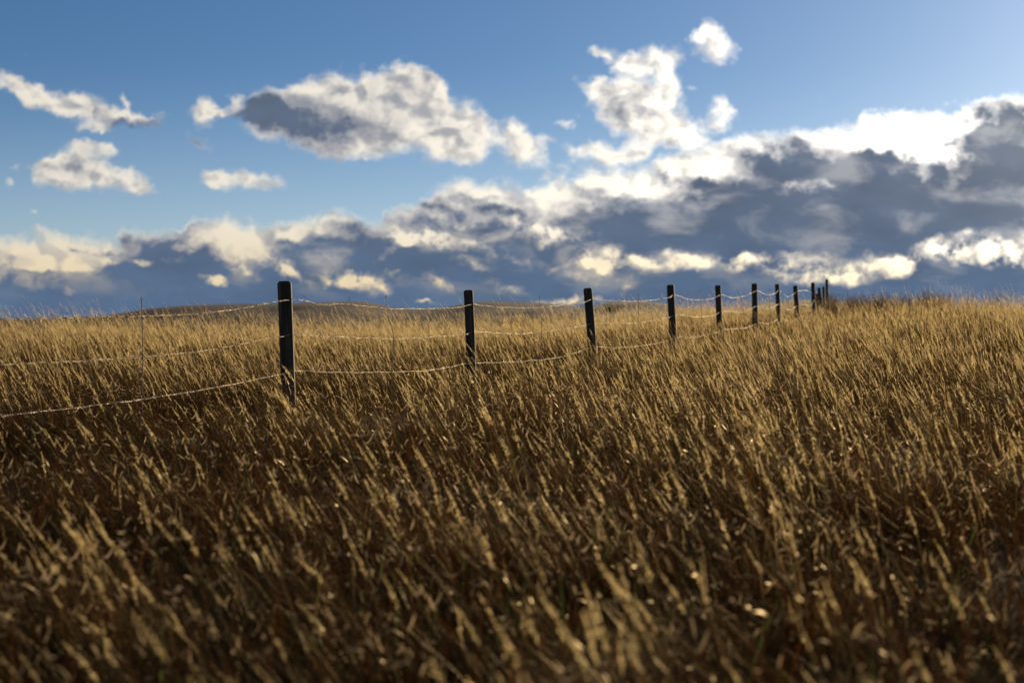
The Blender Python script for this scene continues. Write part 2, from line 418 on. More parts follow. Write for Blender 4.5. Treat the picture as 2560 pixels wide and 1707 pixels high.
# ------------------------------------------------------------------ fence
m_post, T = mat("weathered_wood")
tcx = T.n('ShaderNodeTexCoord').outputs['Object']
oi = T.n('ShaderNodeObjectInfo').outputs['Random']
st = T.v('ADD', T.v('MULTIPLY', tcx, (38, 38, 1.5)), T.comb(T.m('MULTIPLY', oi, 40), 0.0, 0.0))
gr = T.noise(st, 1.0, 6, 0.65, 0.6)
kn = T.noise(T.v('MULTIPLY', tcx, (9, 9, 1.2)), 1.0, 3, 0.5)
crack = T.rng(T.noise(T.v('MULTIPLY', tcx, (75, 75, 1.1)), 1.0, 2, 0.5), 0.60, 0.68)
col = T.ramp(gr, [(0.3, (0.028, 0.018, 0.011, 1)), (0.5, (0.088, 0.060, 0.036, 1)), (0.70, (0.20, 0.145, 0.095, 1))])
col = T.mix(T.m('MULTIPLY', kn, 0.6), col, (0.045, 0.036, 0.028, 1))
col = T.mix(T.m('MULTIPLY', crack, 0.85), col, (0.008, 0.007, 0.006, 1))
hgt_n = T.m('SUBTRACT', gr, T.m('MULTIPLY', crack, 1.5))
out(T, princ(T, col, 0.85, 0.2, normal=bump(T, hgt_n, 0.45, 0.003)))
m_wire, T = mat("galvanised_wire")
f = T.noise(T.n('ShaderNodeTexCoord').outputs['Object'], 9, 3)
out(T, princ(T, T.ramp(f, [(0.35, (0.22, 0.17, 0.11, 1)), (0.65, (0.60, 0.48, 0.32, 1))]), 0.42, 0.5, 0.85))
m_rust, T = mat("dark_wire")
out(T, princ(T, (0.045, 0.034, 0.026, 1), 0.6, 0.3, 0.3))

def post_mesh(w, h, seed, round_top=False):
    rnd = random.Random(seed)
    a = w / 2; c = w * 0.10
    base = []
    for sx, sy, first in ((1, -1, 0), (1, 1, 1), (-1, 1, 0), (-1, -1, 1)):
        p = [(sx * a, sy * (a - c)), (sx * (a - c), sy * a)]
        base += p if first else p[::-1]
    sec = []
    for i in range(8):                                   # extra points along each side for grain ridges
        p, q = base[i], base[(i + 1) % 8]
        L = math.dist(p, q); k = 5 if L > c * 2 else 1
        for j in range(k):
            t = j / k; sec.append((p[0] + (q[0] - p[0]) * t, p[1] + (q[1] - p[1]) * t))
    n = len(sec)
    gj = [rnd.uniform(-0.0009, 0.0009) for _ in range(n)]
    zs = list(np.linspace(-0.35, h - w * 0.20, 26)) + [h - w * 0.13, h - w * .03, h]
    V = []; Fc = []
    for k, z in enumerate(zs):
        s = 1.0
        if k == len(zs) - 3: s = 0.93
        if k == len(zs) - 2: s = 0.77
        if k == len(zs) - 1: s = 0.70
        if round_top and k >= len(zs) - 3: s *= (0.95, 0.85, 0.6)[k - len(zs) + 3]
        wob = 0.004 * math.sin(z * 3 + seed) ; wob2 = 0.004 * math.cos(z * 2.3 + seed * 1.7)
        for i, (x, y) in enumerate(sec):
            r = 1 + gj[i] / a + rnd.uniform(-0.003, 0.003)
            V.append((x * s * r + wob, y * s * r + wob2, z + (rnd.uniform(-0.002, 0.002) if k < len(zs) - 1 else rnd.uniform(-.003, .002))))
    for k in range(len(zs) - 1):
        for i in range(n):
            j = (i + 1) % n
            Fc.append((k * n + i, k * n + j, (k + 1) * n + j, (k + 1) * n + i))
    V.append((0, 0, h - 0.001)); ci = len(V) - 1
    T3 = [((len(zs) - 1) * n + i, (len(zs) - 1) * n + (i + 1) % n, ci) for i in range(n)]
    return mesh_np('fence_post', V, [Fc, T3])

def tube_np(path, r, sides=5):
    """path (n,3) -> verts, quads"""
    path = np.asarray(path, float); n = len(path)
    t = np.gradient(path, axis=0); t /= np.linalg.norm(t, axis=1)[:, None] + 1e-12
    up = np.tile([0, 0, 1.0], (n, 1)); up[np.abs(t[:, 2]) > 0.9] = (0, 1, 0)
    u = np.cross(t, up); u /= np.linalg.norm(u, axis=1)[:, None] + 1e-12
    v = np.cross(t, u)
    r = np.broadcast_to(np.asarray(r, float), (n,))
    ang = np.arange(sides) * 2 * math.pi / sides
    V = path[:, None] + r[:, None, None] * (np.cos(ang)[None, :, None] * u[:, None] + np.sin(ang)[None, :, None] * v[:, None])
    i = np.arange(n - 1)[:, None] * sides; j = np.arange(sides)[None]; j2 = (j + 1) % sides
    Q_ = np.stack([i + j, i + j2, i + sides + j2, i + sides + j], -1).reshape(-1, 4)
    return V.reshape(-1, 3), Q_
def smooth_path(P_, step):
    """Catmull-Rom through the points, resampled evenly"""
    P_ = np.asarray(P_, float)
    E = np.vstack([2 * P_[0] - P_[1], P_, 2 * P_[-1] - P_[-2]])
    o = []
    for k in range(1, len(E) - 2):
        p0, p1, p2, p3 = E[k - 1:k + 3]
        d01 = max(np.linalg.norm(p1 - p0), 1e-6) ** .5; d12 = max(np.linalg.norm(p2 - p1), 1e-6) ** .5; d23 = max(np.linalg.norm(p3 - p2), 1e-6) ** .5
        m1 = (p2 - p1) + d12 * ((p1 - p0) / d01 - (p2 - p0) / (d01 + d12))
        m2 = (p2 - p1) + d12 * ((p3 - p2) / d23 - (p3 - p1) / (d12 + d23))
        t = np.linspace(0, 1, 60, endpoint=False)[:, None]
        o.append((2 * t**3 - 3 * t**2 + 1) * p1 + (t**3 - 2 * t**2 + t) * m1 + (-2 * t**3 + 3 * t**2) * p2 + (t**3 - t**2) * m2)
    o.append(P_[-1:]); o = np.vstack(o)
    s = np.concatenate([[0], np.cumsum(np.linalg.norm(np.diff(o, axis=0), axis=1))])
    q = np.arange(0, s[-1], step)
    return np.stack([np.interp(q, s, o[:, i]) for i in range(3)], 1)
def twisted(path, R0, r, pitch, step, sides=5):
    n = len(path); t = np.gradient(path, axis=0); t /= np.linalg.norm(t, axis=1)[:, None]
    up = np.tile([0, 0, 1.0], (n, 1)); up[np.abs(t[:, 2]) > 0.9] = (0, 1, 0)
    u = np.cross(t, up); u /= np.linalg.norm(u, axis=1)[:, None]; v = np.cross(t, u)
    a = np.arange(n) * step / pitch * 2 * math.pi
    Vs, Fs, off = [], [], 0
    for ph in (0, math.pi):
        p = path + R0 * (np.cos(a + ph)[:, None] * u + np.sin(a + ph)[:, None] * v)
        V, Q_ = tube_np(p, r, sides); Vs.append(V); Fs.append(Q_ + off); off += len(V)
    return np.vstack(Vs), np.vstack(Fs), t, u, v

fence = bpy.data.objects.new('barbed_wire_fence', None)
sc.collection.objects.link(fence)
tag(fence, 'old barbed wire fence on dark square wooden posts running away through the dry grass', 'fence')

# posts: top pixel, base pixel x, depth, width, yaw
POSTS = [  # px_top, py_top, px_base, Y, width, height, yaw
    (-146, 700, -132, 9.9, 0.138, 1.36, -9),
    (710, 703, 725, 14.0, 0.132, 1.40, -11),
    (1170.5, 725, 1181, 18.1, 0.116, 1.36, -10),
    (1469.5, 720, 1485, 22.2, 0.130, 1.36, -6),
    (1676.7, 712, 1685, 26.3, 0.132, 1.36, -12),
    (1795, 713, 1802, 30.4, 0.122, 1.36, -8),
    (1886, 708.5, 1890, 34.5, 0.134, 1.36, -6),
    (1942.6, 710, 1949, 38.7, 0.118, 1.36, -10),
    (1988, 714, 1996, 42.8, 0.134, 1.36, -9),
    (2032.3, 706, 2035, 47.0, 0.128, 1.42, -5),
    (2047.7, 719, 2057, 53.0, 0.122, 1.30, -5),
    (2043, 733, 2045, 56.0, 0.125, 1.15, -5),
    (2059, 716.5, 2062, 57.0, 0.105, 1.30, -20),
    (2066.6, 698, 2070, 60.0, 0.120, 1.72, -10),
]
corner = []
for k, (pt, yt, pb, Y, w, h, yaw) in enumerate(POSTS):
    topw = at(pt, yt, Y)
    basex = (pb - 1280) / F * Y
    base = Vector((basex, Y, topw.z - h))
    axis_ = (topw - base); hh = axis_.length; axis_.normalize()
    rot = Vector((0, 0, 1)).rotation_difference(axis_).to_matrix().to_4x4() @ Matrix.Rotation(-math.atan2(basex, Y) + R(-3.6 + 0.2 * (yaw + 9)), 4, 'Z')
    o = link('fence_post', post_mesh(w, hh, k + 3, k in (10, 11)), m_post, fence)
    o.matrix_world = Matrix.Translation(base) @ rot
    face = rot @ Vector((w * 0.44, -w / 2 - 0.004, 0, 0)).to_3d()
    corner.append((face, topw, base, axis_))
    if k == 1: tag(o, 'nearest and widest post, with clipped top corners')
    if k == 13: tag(o, 'tallest thin post at the far end')

# the wires: points measured on the photograph, each put on the fence line at its true depth
cpx = [1280 + F * (POSTS[k][0] - 1280) / F for k in range(10)]
lineX = np.array([corner[k][1].x + corner[k][0].x for k in range(10)])
lineY = np.array([corner[k][1].y + corner[k][0].y for k in range(10)])
lsx = lineX / lineY * F + 1280
def on_line(px, py):
    sx = px
    k = int(np.clip(np.searchsorted(lsx, sx) - 1, 0, 8))
    x0, y0, x1, y1 = lineX[k], lineY[k], lineX[k + 1], lineY[k + 1]
    r = ray(px, py)
    # intersect ray (r.x*t, t) with the segment's vertical plane
    den = r.x * (y1 - y0) - (x1 - x0)
    t = (x0 * (y1 - y0) - y0 * (x1 - x0)) / den
    t = max(6.0, min(48.5, t))
    return np.array((r.x * t, t, r.z * t))
WT = [(-140, 793), (0, 798), (180, 794), (354, 790), (470, 786), (560, 777), (640, 764.5), (694, 753), (731, 749), (760, 752), (801, 761), (850, 760), (910, 765), (969, 772), (1030, 772), (1106, 771), (1160, 766), (1182, 760), (1205, 764), (1249, 768), (1300, 769.5),
      (1349, 769), (1428, 760), (1460, 756), (1481, 748.5), (1510, 751), (1550, 752.5), (1595, 753.6), (1667, 745), (1688, 738), (1715, 747), (1752, 750), (1785, 745), (1804, 737), (1827, 744), (1859, 741), (1894, 727), (1908, 734), (1919, 737),
      (1938, 733), (1948, 726), (1960, 736), (1972, 741), (1984, 735), (1994.5, 728), (2008, 726), (2022, 728), (2030, 733), (2036, 742)]
WM = [(-140, 915), (0, 911), (180, 903), (354, 892), (520, 875), (640, 852), (698, 842), (733, 836.5), (808, 841), (900, 844), (984, 848), (1080, 842), (1163, 836), (1187, 831), (1279, 834), (1353, 831), (1460, 814), (1483, 808.7),
      (1540, 809.5), (1595, 807.5), (1667, 794.7), (1689, 788.7), (1754, 792.6), (1790, 786), (1805, 779), (1857, 780), (1895, 765.4), (1921, 772), (1950.4, 760.5), (1972, 774), (1985, 770), (1996, 761.6), (2015, 762.5), (2029.5, 762), (2034, 752), (2039, 746)]
WL = [(-140, 1058), (0, 1040), (180, 1020), (354, 998), (540, 968), (690, 938), (736, 928), (850, 931), (978, 929.6), (1077, 925), (1172, 908), (1191, 907), (1213, 907), (1308, 903), (1398, 893), (1472, 870.6), (1487, 867),
      (1547, 869), (1621, 862), (1675, 850), (1693, 843), (1731, 843), (1800, 828), (1807, 824.5), (1866, 819.6), (1896.6, 807), (1923, 808.6), (1952, 796), (1978.5, 805), (1999.7, 791), (2025, 792), (2038, 778)]
rw = random.Random(5)
for pts in (WT, WM, WL):
    W3 = np.array([on_line(*p) for p in pts])
    path = smooth_path(W3, 0.011)
    n = len(path)
    path = path + np.stack([np.zeros(n), np.zeros(n), 0.0018 * np.sin(np.arange(n) * .09) + 0.0012 * np.sin(np.arange(n) * .231)], 1)
    V, Q_, t, u, v = twisted(path, 0.0028, 0.0025, 0.055, 0.011)
    Vs, Fs, Ts, off = [V], [Q_], [], len(V)
    i = 6
    while i < n - 6:                                      # barbs: a short coil and four points
        c = path[i]; ph = rw.random() * 6.28
        cp = [c + t[i] * (a_ - 0.5) * 0.016 + 0.0062 * (math.cos(ph + a_ * 15) * u[i] + math.sin(ph + a_ * 15) * v[i]) for a_ in np.linspace(0, 1, 14)]
        V, Q_ = tube_np(cp, 0.0016, 4); Vs.append(V); Fs.append(Q_ + off); off += len(V)
        for q in range(4):
            a_ = ph + q * 1.571 + rw.uniform(-.3, .3)
            d = math.cos(a_) * u[i] + math.sin(a_) * v[i] + t[i] * rw.uniform(-.5, .5)
            s0 = c + t[i] * (q - 1.5) * .004
            V, Q_ = tube_np([s0, s0 + d * 0.011, s0 + d * 0.019], [0.0016, 0.0013, 0.0003], 4); Vs.append(V); Fs.append(Q_ + off); off += len(V)
        i += int(12 + rw.uniform(-1, 1))
    link('barbed_wire', mesh_np('barbed_wire', np.vstack(Vs), [np.vstack(Fs)], smooth=True), m_wire, fence)
# vertical twisted stays between the posts
STAYS = [[(354, 751), (355, 790), (356, 892), (354, 998), (354, 1062)],
         [(965, 744), (969, 772), (972, 800), (978, 812), (984, 848), (983, 870), (979, 925), (977, 948)],
         [(1349, 745), (1350, 769), (1353, 800), (1354, 831), (1356, 880)],
         [(1596, 739), (1596.5, 780), (1595.5, 808), (1597, 850)],
         [(1750.5, 730), (1752, 755), (1754, 793), (1755, 825)],
         [(1844.5, 728), (1850, 745), (1857, 767), (1860, 790), (1862, 815)],
         [(1923, 725), (1924, 745), (1925, 772), (1927, 800)],
         [(1972, 731), (1972, 750), (1973, 774), (1974, 795)]]
for s_ in STAYS:
    m3 = np.array([on_line(*p) for p in s_])
    m3[:, 1] = m3[0, 1]; m3[:, 0] = [(p[0] - 1280) / F * m3[0, 1] for p in s_]
    m3[:, 2] = [ray(*p).z * m3[0, 1] for p in s_]
    m3[:, 1] += 0.004
    path = smooth_path(m3, 0.008)
    V, Q_, t, u, v = twisted(path, 0.0028, 0.0023, 0.05, 0.008)
    lp = path[0] + np.array([[0, 0, 0], [.007, 0, .008], [.006, 0, .022], [0, 0, .028], [-.006, 0, .022], [-.007, 0, .008], [0, 0, 0]])
    V2, Q2 = tube_np(smooth_path(lp, .003), .0022, 5)
    link('wire_stay', mesh_np('wire_stay', np.vstack([V, V2]), [np.vstack([Q_, Q2 + len(V)])], smooth=True), m_rust, fence)

# ------------------------------------------------------------------ grass
def grass_mat(name, c0, c1, trans, gloss, rough=0.4):
    m_, T = mat(name)
    r_ = T.n('ShaderNodeObjectInfo').outputs['Random']
    g_ = T.n('ShaderNodeNewGeometry').outputs['Random Per Island']
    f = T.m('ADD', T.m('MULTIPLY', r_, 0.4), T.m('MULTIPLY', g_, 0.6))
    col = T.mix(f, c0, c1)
    d = T.n('ShaderNodeBsdfDiffuse'); T.put(d.inputs[0], col)
    t = T.n('ShaderNodeBsdfTranslucent'); T.put(t.inputs[0], col)
    mx = T.n('ShaderNodeMixShader'); mx.inputs[0].default_value = trans
    T.t.links.new(d.outputs[0], mx.inputs[1]); T.t.links.new(t.outputs[0], mx.inputs[2])
    g = T.n('ShaderNodeBsdfGlossy'); T.put(g.inputs[0], (0.9, 0.72, 0.45, 1)); g.inputs['Roughness'].default_value = rough
    m2 = T.n('ShaderNodeMixShader'); m2.inputs[0].default_value = gloss
    T.t.links.new(mx.outputs[0], m2.inputs[1]); T.t.links.new(g.outputs[0], m2.inputs[2])
    out(T, m2.outputs[0])
    return m_
GM = [grass_mat('straw_stem', (0.09, 0.058, 0.020, 1), (0.32, 0.22, 0.09, 1), 0.45, 0.02),
      grass_mat('seed_head', (0.46, 0.33, 0.14, 1), (0.94, 0.73, 0.36, 1), 0.78, 0.06),
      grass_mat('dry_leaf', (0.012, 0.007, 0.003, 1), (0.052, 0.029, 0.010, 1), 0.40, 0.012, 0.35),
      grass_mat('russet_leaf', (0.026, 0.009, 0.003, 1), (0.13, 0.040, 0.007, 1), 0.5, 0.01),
      grass_mat('curled_leaf', (0.30, 0.20, 0.10, 1), (0.50, 0.36, 0.19, 1), 0.4, 0.08, 0.42),
      grass_mat('green_leaf', (0.05, 0.09, 0.015, 1), (0.09, 0.13, 0.03, 1), 0.5, 0.04)]

class GB:
    def __init__(s): s.V = []; s.Q = []; s.M = []; s.n = 0
    def add(s, V, Q_, m_):
        V = np.asarray(V); Q_ = np.asarray(Q_)
        s.V.append(V); s.Q.append(Q_ + s.n); s.M.append(np.full(len(Q_), m_)); s.n += len(V)
    def ribbon(s, P_, w, side, m_):
        P_ = np.asarray(P_); w = np.asarray(w)[:, None] * np.asarray(side)[None]
        V = np.empty((len(P_) * 2, 3)); V[0::2] = P_ - w; V[1::2] = P_ + w
        i = np.arange(len(P_) - 1) * 2
        s.add(V, np.stack([i, i + 1, i + 3, i + 2], 1), m_)
    def build(s, name):
        me = mesh_np(name, np.vstack(s.V), [np.vstack(s.Q)], np.concatenate(s.M))
        for m_ in GM: me.materials.append(m_)
        return me
def unit(v): v = np.asarray(v, float); return v / (np.linalg.norm(v) + 1e-9)
def blade(g, rn, x, y, L, w, mi, lean=0.35, curl=1.0):
    a = rn.uniform(0, 6.28)
    d = np.array([math.cos(a) * .45 - lean, math.sin(a) * .45, 0])
    k = np.linspace(0, 1, 6)
    droop = rn.uniform(0.0, 0.5) * curl
    P_ = np.stack([x + d[0] * L * (k * .6 + k ** 2 * .5), y + d[1] * L * (k * .6 + k ** 2 * .5), L * (k - droop * k ** 2.4)], 1)
    side = unit(np.cross(d + (0, 0, .2), (0, 0, 1)) + np.array([0, 0, rn.uniform(-.5, .5)]))
    g.ribbon(P_, w * np.array([.7, 1, 1, .85, .5, .05]), side, mi)
def stem(g, rn, x, y, H, lean, head_len, head_w, nspk, spk=0.0075):
    az = rn.gauss(0, 0.5)
    k = np.linspace(0, 1, 9)
    bend = rn.uniform(.10, .55)
    lump = rn.uniform(0, 6.28)
    hx_ = -(lean * k + bend * lean * k ** 3.6) * H
    hy_ = hx_ * math.tan(az) * .6 + rn.gauss(0, .02) * k * H
    P_ = np.stack([x + hx_, y + hy_, H * (k - .06 * lean * k ** 2)], 1)
    wv = .0013 * (1.15 - .7 * k)
    g.ribbon(P_, wv, (0.8, 0.6, 0), 0)
    g.ribbon(P_, wv, (0.6, -0.8, 0), 0)
    # culm leaves
    for q in range(rn.choice((1, 2, 2))):
        t0 = rn.uniform(.15, .6); p = np.array([np.interp(t0, k, P_[:, i]) for i in range(3)])
        a = rn.uniform(0, 6.28); L = rn.uniform(.08, .2)
        kk = np.linspace(0, 1, 5)
        dr = np.array([math.cos(a) * .5 - .3, math.sin(a) * .5, 0])
        PP = p + np.outer(kk, dr * L) + np.outer(kk - rn.uniform(.3, 1.1) * kk ** 2, (0, 0, L))
        g.ribbon(PP, .0022 * np.array([.6, 1, .9, .6, .1]), unit(np.cross(dr, (0, 0, 1)) + (0, 0, rn.uniform(-.4, .4))), 2 if rn.random() < .7 else 0)
    # panicle
    t0 = 1 - head_len / H
    ts = np.sort(np.array([rn.random() for _ in range(nspk)]))
    V = []; Q_ = []
    for j, tt in enumerate(ts):
        t_ = t0 + (1 - t0) * tt
        p = np.array([np.interp(t_, k, P_[:, i]) for i in range(3)])
        dirc = unit([np.interp(min(1, t_ + .05), k, P_[:, i]) - np.interp(t_ - .05, k, P_[:, i]) for i in range(3)])
        prof_ = math.sin(math.pi * (0.97 * tt ** .62 + .03)) ** .9
        a = rn.uniform(0, 6.28)
        rad = head_w * prof_ * rn.uniform(.15, 1.0) * (.72 + .38 * math.sin(tt * 17 + lump))
        off = np.array([math.cos(a) * rad, math.sin(a) * rad, 0]) + dirc * rad * rn.uniform(.5, 1.6)
        c = p + off
        ax = unit(dirc + np.array([rn.gauss(0, .35), rn.gauss(0, .35), rn.gauss(0, .2)]))
        sd = unit(np.cross(ax, [rn.gauss(0, 1) for _ in range(3)]))
        L = spk * rn.uniform(.7, 1.3); w = L * .27
        b = len(V)
        V += [c - ax * L * .5, c + sd * w, c + ax * L * .5, c - sd * w]
        Q_.append((b, b + 1, b + 2, b + 3))
        if j % 3 == 0:
            sd2 = np.cross(ax, sd); b = len(V)
            V += [c - ax * L * .5, c + sd2 * w, c + ax * L * .5, c - sd2 * w]; Q_.append((b, b + 1, b + 2, b + 3))
        if j % 4 == 0:                                    # branchlet
            b = len(V); e = unit(np.cross(off, ax)) * .0005
            V += [p - e, p + e, c + e, c - e]; Q_.append((b, b + 1, b + 2, b + 3))
    g.add(V, Q_, 1)

protos = bpy.data.collections.new('grass_protos')
NPROTO = 20
def make_clump(seed, nst, nlf, kind):
    rn = random.Random(seed); g = GB(); rad = .19
    for _ in range(nst):
        a, r_ = rn.uniform(0, 6.28), rad * math.sqrt(rn.random())
        H = rn.gauss(.58, .13) if kind < 2 else rn.gauss(.54, .14)
        H = max(.3, min(.95, H)) * (1.16 if rn.random() < .05 else 1.0)
        fat = rn.random()
        hl = rn.uniform(.08, .16); hw_ = rn.uniform(.006, .011) if fat < .7 else rn.uniform(.013, .022)
        stem(g, rn, r_ * math.cos(a), r_ * math.sin(a), H, rn.gauss(.33, .11), hl, hw_, rn.randint(60, 92), rn.uniform(.0048, .0072))
    for _ in range(nlf):
        a, r_ = rn.uniform(0, 6.28), rad * 1.15 * math.sqrt(rn.random())
        q = rn.random()
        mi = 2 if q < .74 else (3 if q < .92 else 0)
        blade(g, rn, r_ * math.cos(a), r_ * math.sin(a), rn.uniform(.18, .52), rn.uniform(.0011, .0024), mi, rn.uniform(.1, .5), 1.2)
    for _ in range(rn.choice((1, 2, 3))):                 # broad dead leaves, bent over
        a, r_ = rn.uniform(0, 6.28), rad * math.sqrt(rn.random())
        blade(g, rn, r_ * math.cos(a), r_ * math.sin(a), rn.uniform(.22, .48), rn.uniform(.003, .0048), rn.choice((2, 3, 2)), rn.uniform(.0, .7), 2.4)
    if seed in (3, 10):
        for _ in range(2): blade(g, rn, rn.gauss(0, .05), rn.gauss(0, .05), rn.uniform(.3, .5), .003, 5, .2, .6)
    for _ in range(5):                                    # broken, curled bits that catch the light
        a, r_ = rn.uniform(0, 6.28), rad * math.sqrt(rn.random())
        c = np.array([r_ * math.cos(a), r_ * math.sin(a), rn.uniform(.2, .5)])
        d = unit([rn.gauss(0, 1), rn.gauss(0, 1), rn.gauss(0, .5)]); L = rn.uniform(.012, .04)
        kk = np.linspace(-1, 1, 5)
        g.ribbon(c + np.outer(kk, d * L) + np.outer(kk ** 2, (0, 0, L * rn.uniform(-.8, .8))), .0028 * np.array([.4, 1, 1, .9, .2]), unit(np.cross(d, (rn.gauss(0,.6), rn.gauss(0,.6), 1))), 4)
    me = g.build('grass_tuft')
    o = bpy.data.objects.new('tuft%02d' % seed, me)
    protos.objects.link(o)
for k in range(NPROTO):
    make_clump(k, (7, 4, 1, 0)[k % 4], (32, 42, 52, 58)[k % 4], k % 4)

def scatter(name, X, Y, tilt, scale, idx, coll, label, cat):
    n = len(X)
    Z = hgt(X, Y) - 0.01
    me = bpy.data.meshes.new(name)
    me.vertices.add(n)
    me.vertices.foreach_set('co', np.stack([X, Y, Z], 1).astype(np.float32).ravel())
    a = me.attributes.new('rot', 'FLOAT_VECTOR', 'POINT'); a.data.foreach_set('vector', tilt.astype(np.float32).ravel())
    a = me.attributes.new('siz', 'FLOAT_VECTOR', 'POINT'); a.data.foreach_set('vector', scale.astype(np.float32).ravel())
    a = me.attributes.new('pick', 'INT', 'POINT'); a.data.foreach_set('value', idx.astype(np.int32))
    o = bpy.data.objects.new(name, me); sc.collection.objects.link(o)
    for m_ in GM: me.materials.append(m_)
    ng = bpy.data.node_groups.new(name, 'GeometryNodeTree')
    ng.interface.new_socket('Geometry', in_out='INPUT', socket_type='NodeSocketGeometry')
    ng.interface.new_socket('Geometry', in_out='OUTPUT', socket_type='NodeSocketGeometry')
    gi = ng.nodes.new('NodeGroupInput'); go = ng.nodes.new('NodeGroupOutput')
    ci = ng.nodes.new('GeometryNodeCollectionInfo'); ci.inputs['Collection'].default_value = coll
    ci.inputs['Separate Children'].default_value = True; ci.inputs['Reset Children'].default_value = True
    ip = ng.nodes.new('GeometryNodeInstanceOnPoints'); ip.inputs['Pick Instance'].default_value = True
    def att(nm, ty):
        nd = ng.nodes.new('GeometryNodeInputNamedAttribute'); nd.data_type = ty; nd.inputs['Name'].default_value = nm
        return nd.outputs['Attribute']
    L = ng.links.new
    L(gi.outputs[0], ip.inputs['Points']); L(ci.outputs[0], ip.inputs['Instance'])
    L(att('rot', 'FLOAT_VECTOR'), ip.inputs['Rotation']); L(att('siz', 'FLOAT_VECTOR'), ip.inputs['Scale']); L(att('pick', 'INT'), ip.inputs['Instance Index'])
    L(ip.outputs[0], go.inputs[0])
    md = o.modifiers.new('scatter', 'NODES'); md.node_group = ng
    tag(o, label, cat, kind='stuff')
    return o

# twiggy brown weeds on the crest at the right
weeds = bpy.data.collections.new('weed_protos')
WM_ = grass_mat('weed_twig', (0.075, 0.045, 0.028, 1), (0.16, 0.095, 0.055, 1), 0.2, 0.02)
GM.append(WM_)
for k in range(4):
    rn = random.Random(90 + k); g = GB()
    for _ in range(7):
        a = rn.uniform(0, 6.28); H = rn.uniform(.5, .85)
        tx, ty = math.cos(a) * rn.uniform(.05, .28) - .05, math.sin(a) * rn.uniform(.05, .28)
        kk = np.linspace(0, 1, 7)
        P_ = np.stack([tx * kk ** 1.4, ty * kk ** 1.4, H * kk], 1)
        g.ribbon(P_, .003 * (1.2 - kk), (1, .2, 0), 6); g.ribbon(P_, .003 * (1.2 - kk), (-.2, 1, 0), 6)
        for q in range(16):
            t_ = rn.uniform(.35, 1.0); p = np.array([np.interp(t_, kk, P_[:, i_]) for i_ in range(3)])
            a2 = rn.uniform(0, 6.28); L_ = rn.uniform(.05, .16) * (1.3 - t_ * .6)
            d = unit([math.cos(a2), math.sin(a2), rn.uniform(.6, 1.6)])
            k5 = np.linspace(0, 1, 4)
            g.ribbon(p + np.outer(k5, d * L_), .0018 * (1.2 - k5), unit(np.cross(d, (rn.random(), 1, 0))), 6)
            for z_ in range(5):
                c = p + d * L_ * rn.uniform(.3, 1.05) + np.array([rn.gauss(0, .008) for _i in range(3)])
                e1 = unit([rn.gauss(0, 1) for _i in range(3)]) * .004; e2 = unit([rn.gauss(0, 1) for _i in range(3)]) * .004
                g.add([c - e1, c + e2, c + e1, c - e2], [(0, 1, 2, 3)], 6)
    me = g.build('weed')
    weeds.objects.link(bpy.data.objects.new('weed%02d' % k, me))

rs = np.random.RandomState(11)
def wedge(n, y0, y1):
    """uniform over the wedge of ground in front of the viewer"""
    Y = rs.uniform(y0, y1, n * 2); wmax = .46 * y1 + 3.5
    X = rs.uniform(-wmax, wmax, n * 2)
    k = np.abs(X) < .46 * np.maximum(Y, 0) + 3.5
    return X[k][:n], Y[k][:n]
XX, YY = [], []
for (y0, y1, dens_) in ((-1.5, 8, 25), (8, 20, 21), (20, 36, 16), (36, 66, 12)):
    wmax = .46 * y1 + 3.5
    n = int((y1 - y0) * 2 * wmax * dens_)
    Y = rs.uniform(y0, y1, n); X = rs.uniform(-wmax, wmax, n)
    k = np.abs(X) < .46 * np.maximum(Y, 0) + 3.5
    XX.append(X[k]); YY.append(Y[k])
X = np.concatenate(XX); Y = np.concatenate(YY)
k = ((X ** 2 + Y ** 2) > 1.9 ** 2)
X, Y = X[k], Y[k]; n = len(X)
big = vn(X, Y, 9.0, 21); small = vn(X, Y, 2.2, 22)        # patches of thicker and thinner growth
keep = rs.rand(n) < np.clip(.80 + .35 * small + .15 * big, .35, 1)
X, Y, big, small = X[keep], Y[keep], big[keep], small[keep]; n = len(X)
wind = vn(X, Y, 14.0, 31)
lean = np.interp(X / np.maximum(Y, 3), [-.4, 0, .4], [.10, .0, -.12]) + .12 * wind - np.interp(Y, [6, 16, 34], [0.0, 0.10, 0.28])
tilt = np.stack([rs.normal(0, .07, n), -lean + rs.normal(0, .07, n), rs.uniform(-.55, .55, n)], 1)
s = np.clip(rs.normal(.98, .12, n) + .17 * small + .08 * big, .55, 1.25)
s *= np.interp(X / np.maximum(Y, 6), [.1, .25], [1.0, .90])
_seg = np.stack([lineX, lineY], 1)
dmin = np.full(n, 99.0)
for a_, b_ in zip(_seg[:-1], _seg[1:]):
    ab = b_ - a_; t_ = np.clip(((X - a_[0]) * ab[0] + (Y - a_[1]) * ab[1]) / (ab @ ab), 0, 1)
    dx_, dy_ = X - a_[0] - t_ * ab[0], Y - a_[1] - t_ * ab[1]
    dmin = np.minimum(dmin, np.where(dx_ - .25 * dy_ > -.1, np.hypot(dx_, dy_), 99))
s *= np.where(Y > 12.5, np.interp(dmin, [.4, 2.2, 4.0], [.76, .82, 1.0]), 1.0)       # grazed lower along the near side of the fence
# heads thin out in some patches: pick leafier tufts there
p_leaf = np.clip(np.interp(np.hypot(X, Y), [3, 9, 14, 20, 32], [.975, .94, .72, .28, .05]) - .30 * big, .04, .985)
lf = rs.rand(n) < p_leaf
idx = np.where(lf, rs.choice([2, 3, 6, 7, 10, 11, 14, 15, 18, 19], n), rs.choice([0, 1, 4, 5, 8, 9, 12, 13, 16, 17, 2, 6], n))
scatter('dry_grass', X, Y, tilt, np.stack([s, s, s], 1), idx, protos, 'tall dry golden grass with feathery seed heads leaning left over the whole field', 'grass')
print('tufts', n)

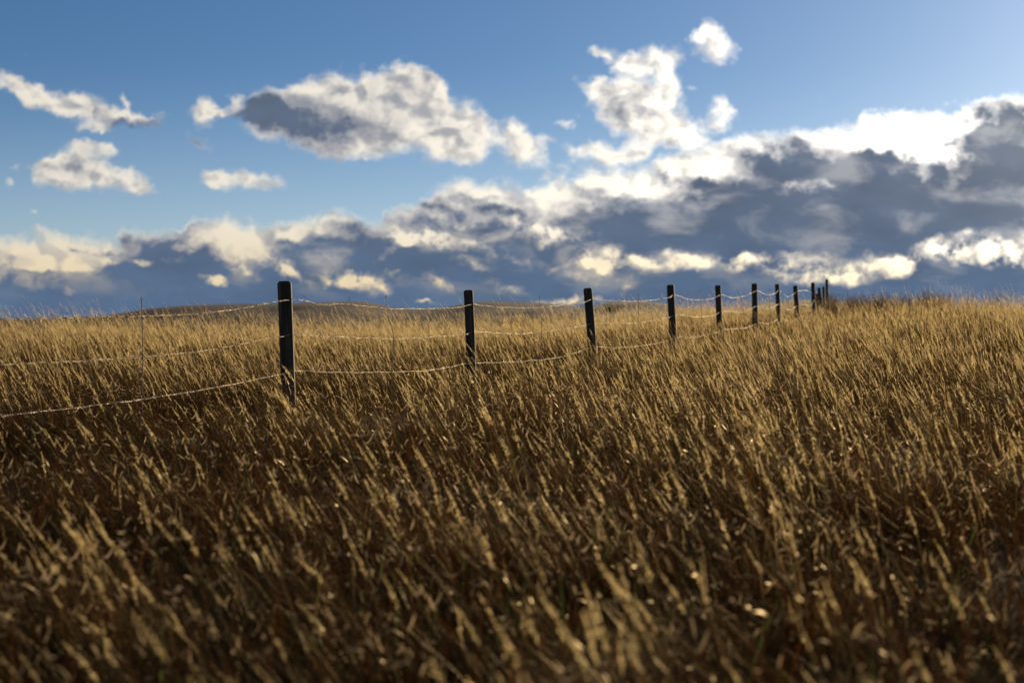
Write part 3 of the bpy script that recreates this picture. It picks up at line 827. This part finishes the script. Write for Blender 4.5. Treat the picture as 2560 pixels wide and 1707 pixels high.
# weeds
m = 520
WY = rs.uniform(42, 64, m); WX = WY * np.clip(rs.normal(.30, .05, m), .225, .46)
keep = vn(WX, WY, 5.0, 77) > -.25
WX, WY = WX[keep], WY[keep]; m = len(WX)
ws = rs.uniform(.85, 1.22, m)
scatter('dry_weeds', WX, WY, np.stack([rs.normal(0, .08, m), rs.normal(-.05, .08, m), rs.uniform(0, 6.28, m)], 1), np.stack([ws] * 3, 1), rs.randint(0, 4, m), weeds,
        'twiggy dark brown weeds standing on the crest at the right of the field', 'weeds')

# two far utility poles on the hills
m_pole, T = mat('pole_wood')
out(T, princ(T, T.ramp(T.noise(T.n('ShaderNodeTexCoord').outputs['Object'], 3, 3), [(.3, (.04, .035, .03, 1)), (.7, (.08, .07, .06, 1))]), 0.9, 0.1))
def hill_z(x, y):
    j = int(np.argmin(abs(hy - y))); i_ = int(np.argmin(abs(hx - x)))
    return float(hz[j, i_])
for px, top_y, lab in ((761, 739, 'taller faint utility pole on the far hill just right of the nearest fence post'), (873, 742, 'shorter faint utility pole on the round hilltop between the first and second fence posts')):
    Yp = 1530.0; Xp = (px - 1280) / F * Yp; zb = hill_z(Xp, Yp)
    t_ = bpy.data.objects.new('utility_pole', None); sc.collection.objects.link(t_); t_.location = (Xp, Yp, zb)
    H = ray(px, top_y).z * Yp - zb
    V, Q_ = tube_np([(0, 0, -1), (0, 0, H * .5), (0, 0, H)], [.30, .25, .18], 8)
    link('pole', mesh_np('pole', V, [Q_], smooth=True), m_pole, t_)
    V, Q_ = tube_np([(-1.5, 0, H - .9), (0, 0, H - .86), (1.5, 0, H - .9)], .12, 6)
    link('crossarm', mesh_np('crossarm', V, [Q_]), m_pole, t_)
    tag(t_, lab, 'utility pole', 'utility poles on the far hills')

# staples that hold the wires on the nearer posts
posts_ = [o for o in fence.children if o.name.startswith('fence_post')]
for k in (1, 2, 3, 4):
    for wpts in (WT, WM, WL):
        px = lsx[k]; j = int(np.argmin([abs(p[0] - px) for p in wpts])); py = np.interp(px, [p[0] for p in wpts], [p[1] for p in wpts])
        c = on_line(px, py) + np.array([0, -.004, 0])
        P_ = [c + np.array(q) for q in ((-.006, .012, .012), (-.006, -.003, .010), (-.004, -.006, .0), (-.004, -.003, -.010), (-.004, .012, -.012))]
        V, Q_ = tube_np(smooth_path(P_, .003), .002, 5)
        o = link('staple', mesh_np('staple', V, [Q_], smooth=True), m_rust)
        o.parent = posts_[k]; o.matrix_parent_inverse = posts_[k].matrix_world.inverted()
